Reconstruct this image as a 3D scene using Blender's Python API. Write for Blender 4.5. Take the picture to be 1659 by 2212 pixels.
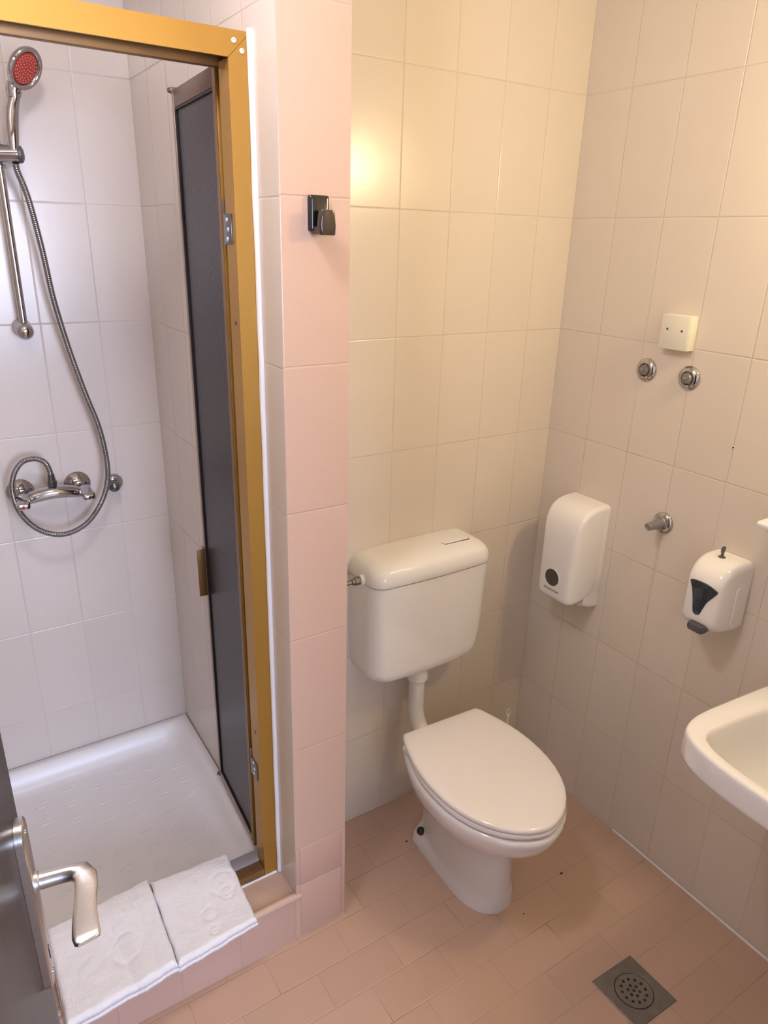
import bpy, bmesh, math, random
from mathutils import Vector, Matrix, noise
PI = math.pi
random.seed(4)
for o in list(bpy.data.objects):
    bpy.data.objects.remove(o, do_unlink=True)
SC = bpy.context.scene
COL = SC.collection

# ------------------------------------------------------------------ camera
CAM = Vector((-1.5984, -1.5257, 1.7432))
YAW, PITCH, ROLL, FPX = 0.5787, -0.3679, 0.0284, 1533.05
_f = Vector((math.sin(YAW)*math.cos(PITCH), math.cos(YAW)*math.cos(PITCH), math.sin(PITCH)))
_r = Vector((math.cos(YAW), -math.sin(YAW), 0))
_u = _r.cross(_f)
_r2 = math.cos(ROLL)*_r + math.sin(ROLL)*_u
_u2 = -math.sin(ROLL)*_r + math.cos(ROLL)*_u
cd = bpy.data.cameras.new('camera')
cd.sensor_fit = 'HORIZONTAL'; cd.sensor_width = 36.0
cd.lens = 36.0*FPX/1659.0
cd.clip_start = 0.02
cam = bpy.data.objects.new('camera', cd); COL.objects.link(cam)
cam.matrix_world = Matrix(((_r2.x, _u2.x, -_f.x, CAM.x), (_r2.y, _u2.y, -_f.y, CAM.y),
                           (_r2.z, _u2.z, -_f.z, CAM.z), (0, 0, 0, 1)))
SC.camera = cam

# ------------------------------------------------------------------ world, exposure, lights
W = bpy.data.worlds.new('world'); SC.world = W; W.use_nodes = True
W.node_tree.nodes['Background'].inputs[0].default_value = (0.62, 0.74, 1.0, 1)
W.node_tree.nodes['Background'].inputs[1].default_value = 1.5
SC.view_settings.view_transform = 'Standard'
SC.view_settings.look = 'None'
SC.view_settings.exposure = 0.60
SC.view_settings.gamma = 1.0
SC.view_settings.use_curve_mapping = False

def area(name, loc, aim, sx, sy, power, color, spread=180):
    l = bpy.data.lights.new(name, 'AREA'); l.shape = 'RECTANGLE'
    l.size = sx; l.size_y = sy; l.energy = power; l.color = color
    l.spread = math.radians(spread)
    o = bpy.data.objects.new(name, l); COL.objects.link(o)
    o.location = loc
    d = Vector(aim) - Vector(loc)
    o.rotation_euler = d.to_track_quat('-Z', 'Y').to_euler()
    return o
def ball(name, loc, r, power, color):
    l = bpy.data.lights.new(name, 'POINT'); l.shadow_soft_size = r; l.energy = power; l.color = color
    o = bpy.data.objects.new(name, l); COL.objects.link(o); o.location = loc
    return o
MIRROR_LAMP = (-0.13, -1.04, 1.99)
CEIL_LAMP = (-1.42, -0.62, 2.40)
ball('mirror_lamp_light', MIRROR_LAMP, 0.055, 10.5, (1.0, 0.79, 0.45))
ball('ceiling_lamp_light', CEIL_LAMP, 0.09, 11.6, (1.0, 0.93, 0.98))
area('added_cool_fill', (-1.0, -4.45, 1.6), (-1.0, 0, 1.2), 1.3, 1.3, 80, (0.66, 0.74, 1.0))  # cool fill added behind the camera, set at an unseen window

# ------------------------------------------------------------------ materials
def newmat(name):
    m = bpy.data.materials.new(name); m.use_nodes = True
    nt = m.node_tree; b = nt.nodes['Principled BSDF']
    return m, nt, b
def setin(b, **k):
    for n, v in k.items():
        n = n.replace('_', ' ')
        if n in b.inputs: b.inputs[n].default_value = v
def bumpnode(nt, b, height, strength=.3, dist=.001):
    bp = nt.nodes.new('ShaderNodeBump'); bp.inputs['Strength'].default_value = strength
    bp.inputs['Distance'].default_value = dist
    nt.links.new(height, bp.inputs['Height']); nt.links.new(bp.outputs[0], b.inputs['Normal'])
    return bp
def mat(name, col, rough=.4, metal=0, coat=0, noise_amt=.04, nscale=30, bump=0, bscale=60, bdist=.001, detail=3, spec=.5, stretch=None):
    m, nt, b = newmat(name)
    setin(b, Roughness=rough, Metallic=metal)
    if 'Coat Weight' in b.inputs: b.inputs['Coat Weight'].default_value = coat
    b.inputs['Specular IOR Level'].default_value = spec
    tc = nt.nodes.new('ShaderNodeTexCoord')
    src = tc.outputs['Object']
    if stretch:
        mp = nt.nodes.new('ShaderNodeMapping'); mp.inputs['Scale'].default_value = stretch
        nt.links.new(src, mp.inputs[0]); src = mp.outputs[0]
    nz = nt.nodes.new('ShaderNodeTexNoise'); nz.inputs['Scale'].default_value = nscale; nz.inputs['Detail'].default_value = detail
    nt.links.new(src, nz.inputs['Vector'])
    mx = nt.nodes.new('ShaderNodeMix'); mx.data_type = 'RGBA'
    c2 = tuple(max(0, c*(1-noise_amt*2)) for c in col)
    mx.inputs['A'].default_value = (*c2, 1); mx.inputs['B'].default_value = (*col, 1)
    nt.links.new(nz.outputs['Fac'], mx.inputs['Factor']); nt.links.new(mx.outputs['Result'], b.inputs['Base Color'])
    if bump:
        n2 = nt.nodes.new('ShaderNodeTexNoise'); n2.inputs['Scale'].default_value = bscale; n2.inputs['Detail'].default_value = 4
        nt.links.new(src, n2.inputs['Vector'])
        bumpnode(nt, b, n2.outputs['Fac'], bump, bdist)
    return m

def tilemat(name, col, ax_u, u0, w, ax_v, v0, h, rough=.22, grout=(.58, .49, .41), dark=(.33, .23, .17), gw=.0009,
            running=False, vary=.035, wob=.25, darkamt=.5, soil=.0):
    """glazed tiles on a grid in metres; ax_u / ax_v index the axes of the surface"""
    m, nt, b = newmat(name)
    N = nt.nodes.new; L = nt.links.new
    geo = N('ShaderNodeNewGeometry'); sep = N('ShaderNodeSeparateXYZ'); L(geo.outputs['Position'], sep.inputs[0])
    def M(op, a, c=None, d=None):
        n = N('ShaderNodeMath'); n.operation = op
        for i, x in enumerate((a, c, d)):
            if x is None: continue
            if isinstance(x, (int, float)): n.inputs[i].default_value = x
            else: L(x, n.inputs[i])
        return n.outputs[0]
    V = M('DIVIDE', M('SUBTRACT', sep.outputs[ax_v], v0), h)
    row = M('FLOOR', V)
    uu = M('SUBTRACT', sep.outputs[ax_u], u0)
    if running:
        uu = M('ADD', uu, M('MULTIPLY', M('MODULO', M('ADD', row, 1000), 2), w*.5))
    U = M('DIVIDE', uu, w)
    colr = M('FLOOR', U)
    fu = M('SUBTRACT', U, colr); fv = M('SUBTRACT', V, row)
    du = M('MULTIPLY', M('MINIMUM', fu, M('SUBTRACT', 1, fu)), w)
    dv = M('MULTIPLY', M('MINIMUM', fv, M('SUBTRACT', 1, fv)), h)
    d = M('MINIMUM', du, dv)
    def ss(x, a, c):
        n = N('ShaderNodeMapRange'); n.interpolation_type = 'SMOOTHSTEP'
        n.inputs['From Min'].default_value = a; n.inputs['From Max'].default_value = c
        L(x, n.inputs['Value']); return n.outputs[0]
    mask = ss(d, gw*.45, gw*1.2)
    edge = ss(d, gw*.4, gw*3.2)
    comb = N('ShaderNodeCombineXYZ'); L(colr, comb.inputs[0]); L(row, comb.inputs[1])
    wn = N('ShaderNodeTexWhiteNoise'); L(comb.outputs[0], wn.inputs['Vector'])
    nz = N('ShaderNodeTexNoise'); nz.inputs['Scale'].default_value = 7; nz.inputs['Detail'].default_value = 4; L(geo.outputs['Position'], nz.inputs['Vector'])
    fine = N('ShaderNodeTexNoise'); fine.inputs['Scale'].default_value = 420; fine.inputs['Detail'].default_value = 1; L(geo.outputs['Position'], fine.inputs['Vector'])
    k = M('ADD', M('MULTIPLY', wn.outputs['Value'], vary), M('MULTIPLY', nz.outputs['Fac'], vary))
    k = M('ADD', k, M('MULTIPLY', fine.outputs['Fac'], .05))
    k = M('SUBTRACT', 1.0 + vary*.9 + .02, k)
    tc = N('ShaderNodeMix'); tc.data_type = 'RGBA'; tc.blend_type = 'MULTIPLY'; tc.inputs['Factor'].default_value = 1
    tc.inputs['A'].default_value = (*col, 1)
    cc = N('ShaderNodeCombineColor'); L(k, cc.inputs[0]); L(k, cc.inputs[1]); L(k, cc.inputs[2]); L(cc.outputs[0], tc.inputs['B'])
    # grout: mostly near the tile's colour with stretches that have gone brown
    gn = N('ShaderNodeTexNoise'); gn.inputs['Scale'].default_value = 5.5; gn.inputs['Detail'].default_value = 5; L(geo.outputs['Position'], gn.inputs['Vector'])
    gm = N('ShaderNodeMix'); gm.data_type = 'RGBA'
    gm.inputs['A'].default_value = (*grout, 1); gm.inputs['B'].default_value = (*dark, 1)
    g2 = ss(gn.outputs['Fac'], .5, .72)
    L(M('MULTIPLY', g2, darkamt), gm.inputs['Factor'])
    fm = N('ShaderNodeMix'); fm.data_type = 'RGBA'
    L(mask, fm.inputs['Factor']); L(gm.outputs['Result'], fm.inputs['A']); L(tc.outputs['Result'], fm.inputs['B'])
    L(fm.outputs['Result'], b.inputs['Base Color'])
    rr = N('ShaderNodeMapRange'); rr.inputs['To Min'].default_value = .8; rr.inputs['To Max'].default_value = rough
    L(mask, rr.inputs['Value']); L(rr.outputs[0], b.inputs['Roughness'])
    wv = N('ShaderNodeTexNoise'); wv.inputs['Scale'].default_value = 9; wv.inputs['Detail'].default_value = 2; L(geo.outputs['Position'], wv.inputs['Vector'])
    hgt = M('ADD', edge, M('MULTIPLY', wv.outputs['Fac'], wob*2.2))
    hgt = M('ADD', hgt, M('MULTIPLY', fine.outputs['Fac'], .03))
    bumpnode(nt, b, hgt, .8, .0007)
    return m

CREAM = (.700, .628, .540); WHITE_T = (.675, .615, .575); PINK = (.575, .408, .330); FLOORC = (.57, .392, .300)
T_back = tilemat('cream_wall_tiles_back', CREAM, 0, -.132-.1499*20, .1499, 2, .009, .3)
T_right = tilemat('cream_wall_tiles_right', CREAM, 1, -.1496-.1499*20, .1499, 2, .009, .3)
T_shw = tilemat('pale_shower_tiles_back', WHITE_T, 0, -1.026-.142-.15*20, .15, 2, .006, .3, grout=(.60, .54, .50), dark=(.42, .35, .31), darkamt=.4)
T_shr = tilemat('pale_shower_tiles_side', WHITE_T, 1, .302-.15*10, .15, 2, .006, .3)
T_pier = tilemat('pink_pier_tiles', PINK, 0, -1.026, .60, 2, .009, .3, grout=(.52, .37, .31))
T_curb = tilemat('pink_curb_tiles', (.54, .37, .31), 0, -1.181-.1499*20, .1499, 2, -.02, .4, grout=(.44, .31, .26), dark=(.26, .16, .13))
T_sill = tilemat('pink_sill_tiles', PINK, 0, -1.181-.1499*20, .1499, 1, -.6, 1.0, grout=(.52, .37, .31))
T_floor = tilemat('salmon_floor_tiles', FLOORC, 0, .075-.2*30, .2, 1, -.1*60, .1, rough=.34, grout=(.47, .335, .26), dark=(.14, .085, .06),
                  gw=.0007, running=True, vary=.05, wob=.35, darkamt=.9)
T_side = tilemat('cream_wall_tiles_side', CREAM, 1, -.1496-.1499*20, .1499, 2, .009, .3)

M_plaster = mat('white_plaster', (.80, .77, .72), .8, noise_amt=.03, nscale=8, bump=.1)
M_plain = mat('painted_hall_wall', (.74, .72, .70), .8)
M_wood_floor = mat('hall_floor', (.35, .22, .13), .45, stretch=(1, 12, 1))
M_ceramic = mat('white_ceramic', (.83, .815, .815), .06, noise_amt=.01, nscale=6, coat=.4)
M_tray = mat('shower_tray_enamel', (.82, .80, .815), .36, noise_amt=.02, nscale=5, coat=.05)
M_cistern = mat('white_cistern_plastic', (.81, .795, .785), .08, noise_amt=.01, coat=.2)
M_seat = mat('white_seat_plastic', (.86, .825, .825), .08, noise_amt=.01, coat=.3)
M_disp = mat('white_dispenser_plastic', (.83, .815, .80), .10, noise_amt=.015, coat=.2)
M_pvc = mat('white_pvc', (.80, .77, .73), .22, noise_amt=.02)
M_smoke = mat('smoked_window_plastic', (.075, .062, .062), .08, noise_amt=.1, coat=.6)
M_blue = mat('dark_blue_window_plastic', (.010, .022, .042), .10, noise_amt=.1, coat=.6)
M_cap = mat('grey_metal_cap', (.27, .265, .27), .36, metal=.45, noise_amt=.06)
M_grey = mat('dark_grey_plastic', (.085, .085, .095), .35, noise_amt=.1, coat=.1)
M_black = mat('black_plastic', (.012, .010, .012), .2, noise_amt=.2, coat=.3)
M_rubber = mat('black_gasket', (.006, .005, .005), .5)
M_chrome = mat('chrome', (.52, .51, .53), .10, metal=1, noise_amt=.04, nscale=40)
M_chrome_d = mat('dull_chrome', (.22, .22, .235), .28, metal=1, noise_amt=.08, nscale=60)
M_hose = mat('steel_hose', (.30, .30, .32), .22, metal=1, noise_amt=.05)
M_gold = mat('gold_anodised_aluminium', (.48, .265, .052), .34, metal=.55, noise_amt=.07, nscale=14, bump=.05, bscale=300, stretch=(1, 1, .25))
M_gold_d = mat('aged_gold_aluminium', (.30, .165, .062), .42, metal=.5, noise_amt=.16, nscale=12, bump=.1, bscale=90, stretch=(1, 1, .2))
M_bronze = mat('brown_bronze_aluminium', (.20, .125, .09), .38, metal=.5, noise_amt=.12, nscale=16, stretch=(1, 1, .25))
M_stile = mat('pale_bronze_aluminium', (.42, .30, .22), .36, metal=.4, noise_amt=.1, nscale=16, stretch=(1, 1, .25))
M_brass = mat('tarnished_brass', (.25, .14, .05), .4, metal=.7, noise_amt=.2, nscale=50)
M_rivet = mat('aluminium_rivet', (.8, .8, .8), .3, metal=.6)
M_seal = mat('white_silicone', (.86, .85, .88), .35, noise_amt=.04, nscale=40, bump=.2, bscale=70)
M_red = mat('red_spray_rubber', (.50, .062, .048), .5, noise_amt=.04)
M_dot = mat('pale_nozzle', (.80, .50, .45), .5)
M_reddot = mat('red_enamel', (.4, .01, .01), .3)
M_bluedot = mat('blue_enamel', (.01, .03, .06), .3)
M_box = mat('ivory_box_plastic', (.76, .73, .62), .4, noise_amt=.02)
M_towel = mat('white_terry_cotton', (.88, .87, .90), .95, noise_amt=.03, nscale=180, bump=.8, bscale=600, bdist=.002, detail=6)
M_doorwood = mat('dark_brown_door_veneer', (.050, .032, .027), .34, noise_amt=.36, nscale=30, bump=.10, bscale=90, stretch=(3, 3, .25), spec=.14)
M_dooredge = mat('pale_door_edge', (.50, .37, .24), .5)
M_handle = mat('brushed_nickel', (.72, .71, .71), .32, metal=1, noise_amt=.07, nscale=300, bump=.12, bscale=500)
M_drain = mat('drain_stainless_steel', (.30, .275, .25), .42, metal=.65, noise_amt=.22, nscale=30, bump=.15, bscale=120)
M_dirt = mat('dark_debris', (.02, .014, .012), .8)
M_logo = mat('logo_print', (.03, .03, .03), .5)
M_logo_g = mat('logo_emblem_print', (.12, .16, .07), .5)
M_mirror = mat('mirror_glass', (.85, .86, .86), .02, metal=1, noise_amt=0)
def emit(name, col, s):
    m, nt, b = newmat(name)
    b.inputs['Emission Color'].default_value = (*col, 1); b.inputs['Emission Strength'].default_value = s
    b.inputs['Base Color'].default_value = (*col, 1)
    return m
M_warm = emit('warm_lamp_globe', (1, .75, .42), 6)
M_cool = emit('ceiling_lamp_globe', (1, .9, .86), 6)
# smoked, hammered shower glass
def smokeglass():
    m, nt, b = newmat('smoked_hammered_glass')
    setin(b, Roughness=.30); b.inputs['Specular IOR Level'].default_value = .28
    b.inputs['Base Color'].default_value = (.030, .020, .026, 1)
    b.inputs['Transmission Weight'].default_value = .10
    b.inputs['IOR'].default_value = 1.45
    tc = nt.nodes.new('ShaderNodeTexCoord')
    nz = nt.nodes.new('ShaderNodeTexNoise'); nz.inputs['Scale'].default_value = 170; nz.inputs['Detail'].default_value = 2
    nt.links.new(tc.outputs['Object'], nz.inputs['Vector'])
    bumpnode(nt, b, nz.outputs['Fac'], .5, .0018)
    return m
M_glass = smokeglass()

# ------------------------------------------------------------------ mesh helpers
def V3(*a): return Vector(a)
def tag(o, label=None, cat=None, group=None, kind=None):
    if label: o['label'] = label
    if cat: o['category'] = cat
    if group: o['group'] = group
    if kind: o['kind'] = kind
    return o
def sharp(bm, deg=38):
    for f in bm.faces: f.smooth = True
    for e in bm.edges:
        if len(e.link_faces) == 2:
            e.smooth = e.calc_face_angle(0) < math.radians(deg)
def obj(name, bm, m, parent=None, deg=38, smooth=True, fixn=True):
    if fixn: bmesh.ops.recalc_face_normals(bm, faces=bm.faces)
    if smooth: sharp(bm, deg)
    me = bpy.data.meshes.new(name); bm.to_mesh(me); bm.free()
    for x in (m if isinstance(m, (list, tuple)) else [m]): me.materials.append(x)
    o = bpy.data.objects.new(name, me); COL.objects.link(o)
    if parent is not None:
        off = Vector(parent.location); p = parent.parent
        while p: off += Vector(p.location); p = p.parent
        me.transform(Matrix.Translation(-off))
        o.parent = parent
    return o
def thing(name, loc, label, cat, group=None):
    o = bpy.data.objects.new(name, None); COL.objects.link(o); o.location = loc
    o.empty_display_size = .05
    return tag(o, label, cat, group)
def box(bm, lo, hi, bev=0, seg=2, mi=0):
    lo = Vector(lo); hi = Vector(hi)
    r = bmesh.ops.create_cube(bm, size=1)
    vs = r['verts']
    for v in vs:
        v.co = Vector((lo[i] + (v.co[i]+.5)*(hi[i]-lo[i]) for i in range(3)))
    fs = {f for v in vs for f in v.link_faces}
    for f in fs: f.material_index = mi
    if bev:
        es = list({e for v in vs for e in v.link_edges})
        bmesh.ops.bevel(bm, geom=es, offset=bev, segments=seg, affect='EDGES', profile=.5, clamp_overlap=True)
    return vs
def bx(lo, hi, bev=0, seg=2):
    bm = bmesh.new(); box(bm, lo, hi, bev, seg); return bm
def frame_of(d):
    d = Vector(d).normalized()
    a = Vector((0, 0, 1)) if abs(d.z) < .9 else Vector((1, 0, 0))
    x = d.cross(a).normalized(); y = d.cross(x).normalized()
    return x, y, d
def loft(bm, secs, cap0=True, cap1=True, closed=True, mi=0):
    rows = [[bm.verts.new(p) for p in s] for s in secs]
    n = len(rows[0])
    for a, b in zip(rows, rows[1:]):
        for i in range(n if closed else n-1):
            j = (i+1) % n
            try:
                f = bm.faces.new((a[i], a[j], b[j], b[i])); f.material_index = mi
            except ValueError: pass
    if cap0: f = bm.faces.new(rows[0][::-1]); f.material_index = mi
    if cap1: f = bm.faces.new(rows[-1]); f.material_index = mi
    return rows
def lathe(bm, base, d, prof, n=32, caps=True, mi=0):
    """prof: list of (distance along d, radius)"""
    x, y, z = frame_of(d); base = Vector(base)
    secs = [[base + z*t + (x*math.cos(2*PI*i/n) + y*math.sin(2*PI*i/n))*max(r, 1e-5) for i in range(n)] for t, r in prof]
    loft(bm, secs, caps, caps, mi=mi)
def catmull(pts, k=8, closed=False):
    pts = [Vector(p) for p in pts]; n = len(pts); out = []
    rng = range(n) if closed else range(n-1)
    for i in rng:
        if closed: p0, p1, p2, p3 = (pts[(i+j-1) % n] for j in range(4))
        else:
            p1, p2 = pts[i], pts[i+1]
            p0 = pts[i-1] if i > 0 else p1*2-p2
            p3 = pts[i+2] if i+2 < n else p2*2-p1
        for s in range(k):
            t = s/k
            out.append(.5*((2*p1) + (-p0+p2)*t + (2*p0-5*p1+4*p2-p3)*t*t + (-p0+3*p1-3*p2+p3)*t**3))
    if not closed: out.append(pts[-1])
    return out
def tube(bm, path, rad, n=12, caps=True, mi=0):
    path = [Vector(p) for p in path]
    rads = rad if isinstance(rad, (list, tuple)) else [rad]*len(path)
    t0 = (path[1]-path[0]).normalized()
    x, y, _ = frame_of(t0)
    secs = []
    for i, p in enumerate(path):
        if i == 0: t = t0
        elif i == len(path)-1: t = (path[i]-path[i-1]).normalized()
        else: t = (path[i+1]-path[i-1]).normalized()
        x = (x - t*x.dot(t)).normalized(); y = t.cross(x)
        secs.append([p + (x*math.cos(2*PI*k/n) + y*math.sin(2*PI*k/n))*rads[i] for k in range(n)])
    loft(bm, secs, caps, caps, mi=mi)
def rrect(cx, cy, hx, hy, r, n=6):
    """rounded rectangle outline in 2-D"""
    r = max(min(r, hx, hy), 1e-4); out = []
    for (sx, sy, a0) in ((1, 1, 0), (-1, 1, PI/2), (-1, -1, PI), (1, -1, 1.5*PI)):
        for i in range(n+1):
            a = a0 + PI/2*i/n
            out.append((cx + sx*(hx-r) + r*math.cos(a), cy + sy*(hy-r) + r*math.sin(a)))
    return out
def quadface(bm, pts, mi=0):
    f = bm.faces.new([bm.verts.new(p) for p in pts]); f.material_index = mi
    return f

# ================================================================== THE SETTING
XS, YP, YS, XD, XL = -1.026, -.287, .602, -.883, -1.83
CZ = 2.50
def wallbox(name, lo, hi, m):
    return tag(obj(name, bx(lo, hi), m, smooth=False), kind='structure')
wallbox('floor', (-2.05, -1.75, -.08), (.12, .72, 0), T_floor)
wallbox('ceiling', (-2.05, -1.75, CZ), (.12, .72, CZ+.08), M_plaster)
wallbox('wall_back', (XD, 0, 0), (.12, .12, CZ), T_back)
wallbox('wall_right', (0, -1.75, 0), (.12, 0, CZ), T_right)
wallbox('wall_shower_back', (-1.95, YS, 0), (XS, YS+.1, CZ), T_shw)
wallbox('wall_left', (-1.95, -1.60, 0), (XL, YS, CZ), T_side)
# the divider between shower and toilet: pale tiles on the shower side, pink on its end
bm = bmesh.new(); box(bm, (XS, YP, 0), (XD, YS+.1, CZ))
for f in bm.faces:
    c = f.calc_center_median()
    f.material_index = 1 if abs(c.y-YP) < 1e-4 else (0 if abs(c.x-XS) < 1e-4 else 2)
tag(obj('wall_divider', bm, [T_shr, T_pier, T_side], smooth=False), kind='structure')
# thin tile edging at the foot of the pier
bm = bmesh.new()
box(bm, (XS+.001, YP-.0016, .19), (XS+.011, YP+.004, .308), .001)
box(bm, (XD-.011, YP-.0016, .012), (XD, YP+.004, .308), .001)
box(bm, (XS+.012, YP-.0012, .186), (XD-.012, YP+.002, .308), .0008)
box(bm, (XS+.012, YP-.0014, .004), (XD-.012, YP+.002, .184), .0008)
tag(obj('trim_1', bm, T_curb), kind='structure')
# curb the shower stands on, with its rounded nosing
bm = bmesh.new(); box(bm, (XL, YP, 0), (XS, -.115, .150))
for f in bm.faces:
    f.material_index = 1 if f.calc_center_median().z > .149 else 0
tag(obj('curb', bm, [T_curb, T_sill], smooth=False), kind='structure')
bm = bmesh.new()
tube(bm, [(XL, YP+.006, .1475), (XS+.014, YP+.006, .1475)], .0105, 14)
tag(obj('trim_2', bm, T_sill), kind='structure')
# sealant along the floor below the right wall
bm = bmesh.new()
pts = [(-.0008-.0012*abs(noise.noise((y*9, 0, 0))), y, .001) for y in [-.47-.02*i for i in range(60)]]
tube(bm, pts, [.0035+.0016*noise.noise((p[1]*14, 3, 0)) for p in pts], 8)
tag(obj('trim_3', bm, M_seal), kind='structure')
# front wall with the doorway the photograph is taken from, and an unseen room added behind it for the cool light
wallbox('wall_front', (-.93, -1.72, 0), (.12, -1.62, CZ), T_side)
bm = bmesh.new(); box(bm, (-1.95, -1.72, 2.06), (-.93, -1.62, CZ)); box(bm, (-2.05, -1.72, 0), (-1.80, -1.60, 2.06))
tag(obj('wall_front', bm, T_side, smooth=False), kind='structure')
wallbox('wall_hall_left', (-2.75, -4.5, 0), (-2.65, -1.72, CZ), M_plain)
wallbox('wall_hall_right', (.5, -4.5, 0), (.6, -1.72, CZ), M_plain)
wallbox('floor', (-2.75, -4.6, -.08), (.6, -1.75, 0), M_wood_floor)
wallbox('ceiling', (-2.75, -4.6, CZ), (.6, -1.75, CZ+.08), M_plain)
bm = bmesh.new()
box(bm, (-2.75, -4.6, 0), (-1.7, -4.5, CZ)); box(bm, (-.3, -4.6, 0), (.6, -4.5, CZ))
box(bm, (-1.7, -4.6, 0), (-.3, -4.5, .9)); box(bm, (-1.7, -4.6, 2.3), (-.3, -4.5, CZ))
tag(obj('wall_hall_back', bm, M_plain, smooth=False), kind='structure')
bm = bmesh.new()
for lo, hi in (((-1.7, -4.57, .9), (-1.65, -4.52, 2.3)), ((-.35, -4.57, .9), (-.3, -4.52, 2.3)), ((-1.65, -4.57, .9), (-.35, -4.52, .95)), ((-1.65, -4.57, 2.25), (-.35, -4.52, 2.3))):
    box(bm, lo, hi, .004)
tag(obj('added_window_1', bm, M_pvc), kind='structure')  # unseen window frame, added around the cool fill light

# ================================================================== ENTRANCE DOOR (open leaf, seen almost edge-on)
E0 = Vector((-1.5970, -.800, 0)); HD = Vector((-math.sin(.17), -math.cos(.17), 0)); ND = Vector((-HD.y, HD.x, 0))  # ND = room-side normal
if ND.x < 0: ND = -ND
ZUP = Vector((0, 0, 1))
def dpt(s, n, z): return E0 + HD*s + ND*n + ZUP*z
def dbox(bm, s0, s1, n0, n1, z0, z1, bev=0, mi=0):
    vs = box(bm, (s0, n0, z0), (s1, n1, z1), bev, mi=mi)
    return vs
def to_door(bm):
    for v in bm.verts: v.co = dpt(v.co.x, v.co.y, v.co.z)
bm = bmesh.new(); box(bm, (.0015, -.040, .012), (.72, 0, 2.03), .0012); to_door(bm)
door = tag(obj('door_1', bm, M_doorwood), kind='structure')
bm = bmesh.new(); box(bm, (0, -.039, .012), (.0022, -.0006, 2.03)); to_door(bm)
obj('door_edge_band', bm, M_dooredge, door)
# long plate with rounded ends
PS, PW, PZ0, PZ1, PT = .0345, .019, .917, 1.156, .0095
bm = bmesh.new()
def plate_sec(n, ins):
    hz = (PZ1-PZ0)/2 - ins; hw = PW-ins
    return [dpt(PS+a, n, (PZ0+PZ1)/2+b) for a, b in rrect(0, 0, hw, hz, .016, 6)]
loft(bm, [plate_sec(0.0002, 0), plate_sec(PT-.0015, 0), plate_sec(PT, .0015)])
plate = obj('handle_plate', bm, M_handle, door)
bm = bmesh.new()
lathe(bm, dpt(PS, PT-.001, PZ0+.052), ND, [(0, .0035), (.0018, .0035)], 12)
box(bm, (PS-.0015, PT-.001, PZ0+.036), (PS+.0015, PT+.0009, PZ0+.052))
for v in bm.verts:
    if v.co.y > -.1: v.co = dpt(v.co.x, v.co.y, v.co.z)
obj('keyhole', bm, M_black, plate)
for zz in (PZ1-.014, PZ0+.014):
    bm = bmesh.new(); lathe(bm, dpt(PS, PT-.0004, zz), ND, [(0, .0036), (.0012, .0034), (.0016, .002)], 14)
    obj('plate_screw', bm, M_chrome, plate)
# lever: round neck out of the plate, then a flattened grip running back towards the hinge
LZ = 1.070
bm = bmesh.new()
lathe(bm, dpt(PS, PT-.0005, LZ), ND, [(0, .0115), (.004, .0115), (.005, .0098)], 24)
cent, wid, thk = [], [], []
path = [(0, .010), (0, .022), (0, .036), (.0005, .047), (.004, .0565), (.013, .0610), (.027, .0615), (.043, .0600), (.060, .0590), (.077, .0590), (.088, .0595), (.0945, .0603), (.0965, .0608)]
ws = [.0098, .0095, .0093, .0096, .0112, .0122, .0118, .0114, .0120, .0132, .0138, .0125, .0095]
ts = [.0098, .0095, .0093, .0094, .0088, .0070, .0050, .0042, .0038, .0036, .0035, .0032, .0022]
secs = []
pp = [Vector((PS+a, b, 0)) for a, b in path]
for i, p in enumerate(pp):
    t = (pp[min(i+1, len(pp)-1)] - pp[max(i-1, 0)]).normalized()
    side = Vector((t.y, -t.x, 0))
    sec = []
    for k in range(20):
        a = 2*PI*k/20; c, s = math.cos(a), math.sin(a)
        e = .42 if i > 5 else (.7 if i > 3 else 1)
        q = p + side*(ws[i]*math.copysign(abs(c)**e, c)) + Vector((0, 0, ts[i]*math.copysign(abs(s)**e, s)))
        sec.append(dpt(q.x, q.y, LZ+q.z))
    secs.append(sec)
loft(bm, secs)
obj('lever_handle', bm, M_handle, door)

# ================================================================== SHOWER TRAY
tray_x0, tray_x1, tray_y0, tray_y1 = XL+.002, XS-.0015, -.112, YS-.0015
bm = bmesh.new()
cx, cy = (tray_x0+tray_x1)/2, (tray_y0+tray_y1)/2; hx, hy = (tray_x1-tray_x0)/2, (tray_y1-tray_y0)/2
def trs(ins, z, r): return [(a, b, z) for a, b in rrect(cx, cy, hx-ins, hy-ins, r, 8)]
rows = [trs(.0, .06, .004), trs(0, .146, .004), trs(.003, .150, .005), trs(.020, .150, .02), trs(.026, .148, .03), trs(.034, .138, .04), trs(.042, .118, .05),
        trs(.052, .100, .06), trs(.066, .090, .07), trs(.085, .086, .08)]
rr = loft(bm, rows, True, False)
inner = rr[-1]
c = bm.verts.new((cx, cy, .080))
for i in range(len(inner)):
    bm.faces.new((inner[i], inner[(i+1) % len(inner)], c))
# raised anti-slip loops on the tray's floor
k = 0
for i in range(9):
    for j in range(8):
        px = -1.115 - .082*i + .0*j; py = .50 - .074*j - (.037 if i % 2 else 0)
        if px < tray_x0+.1 or py < -.03: continue
        zz = .0805 + .006*max(abs(px-cx)/(hx-.085), abs(py-cy)/(hy-.085)) - .0004
        loop = []
        for s in range(21):
            a = PI*2*s/24 + .5
            loop.append((px+.021*math.cos(a), py+.0085*math.sin(a)+.004*math.cos(a), zz))
        tube(bm, loop, .0013, 6)
tray = tag(obj('shower_tray', bm, M_tray, deg=50), 'white enamelled shower tray with raised rim and anti-slip loops', 'shower tray')


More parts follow.
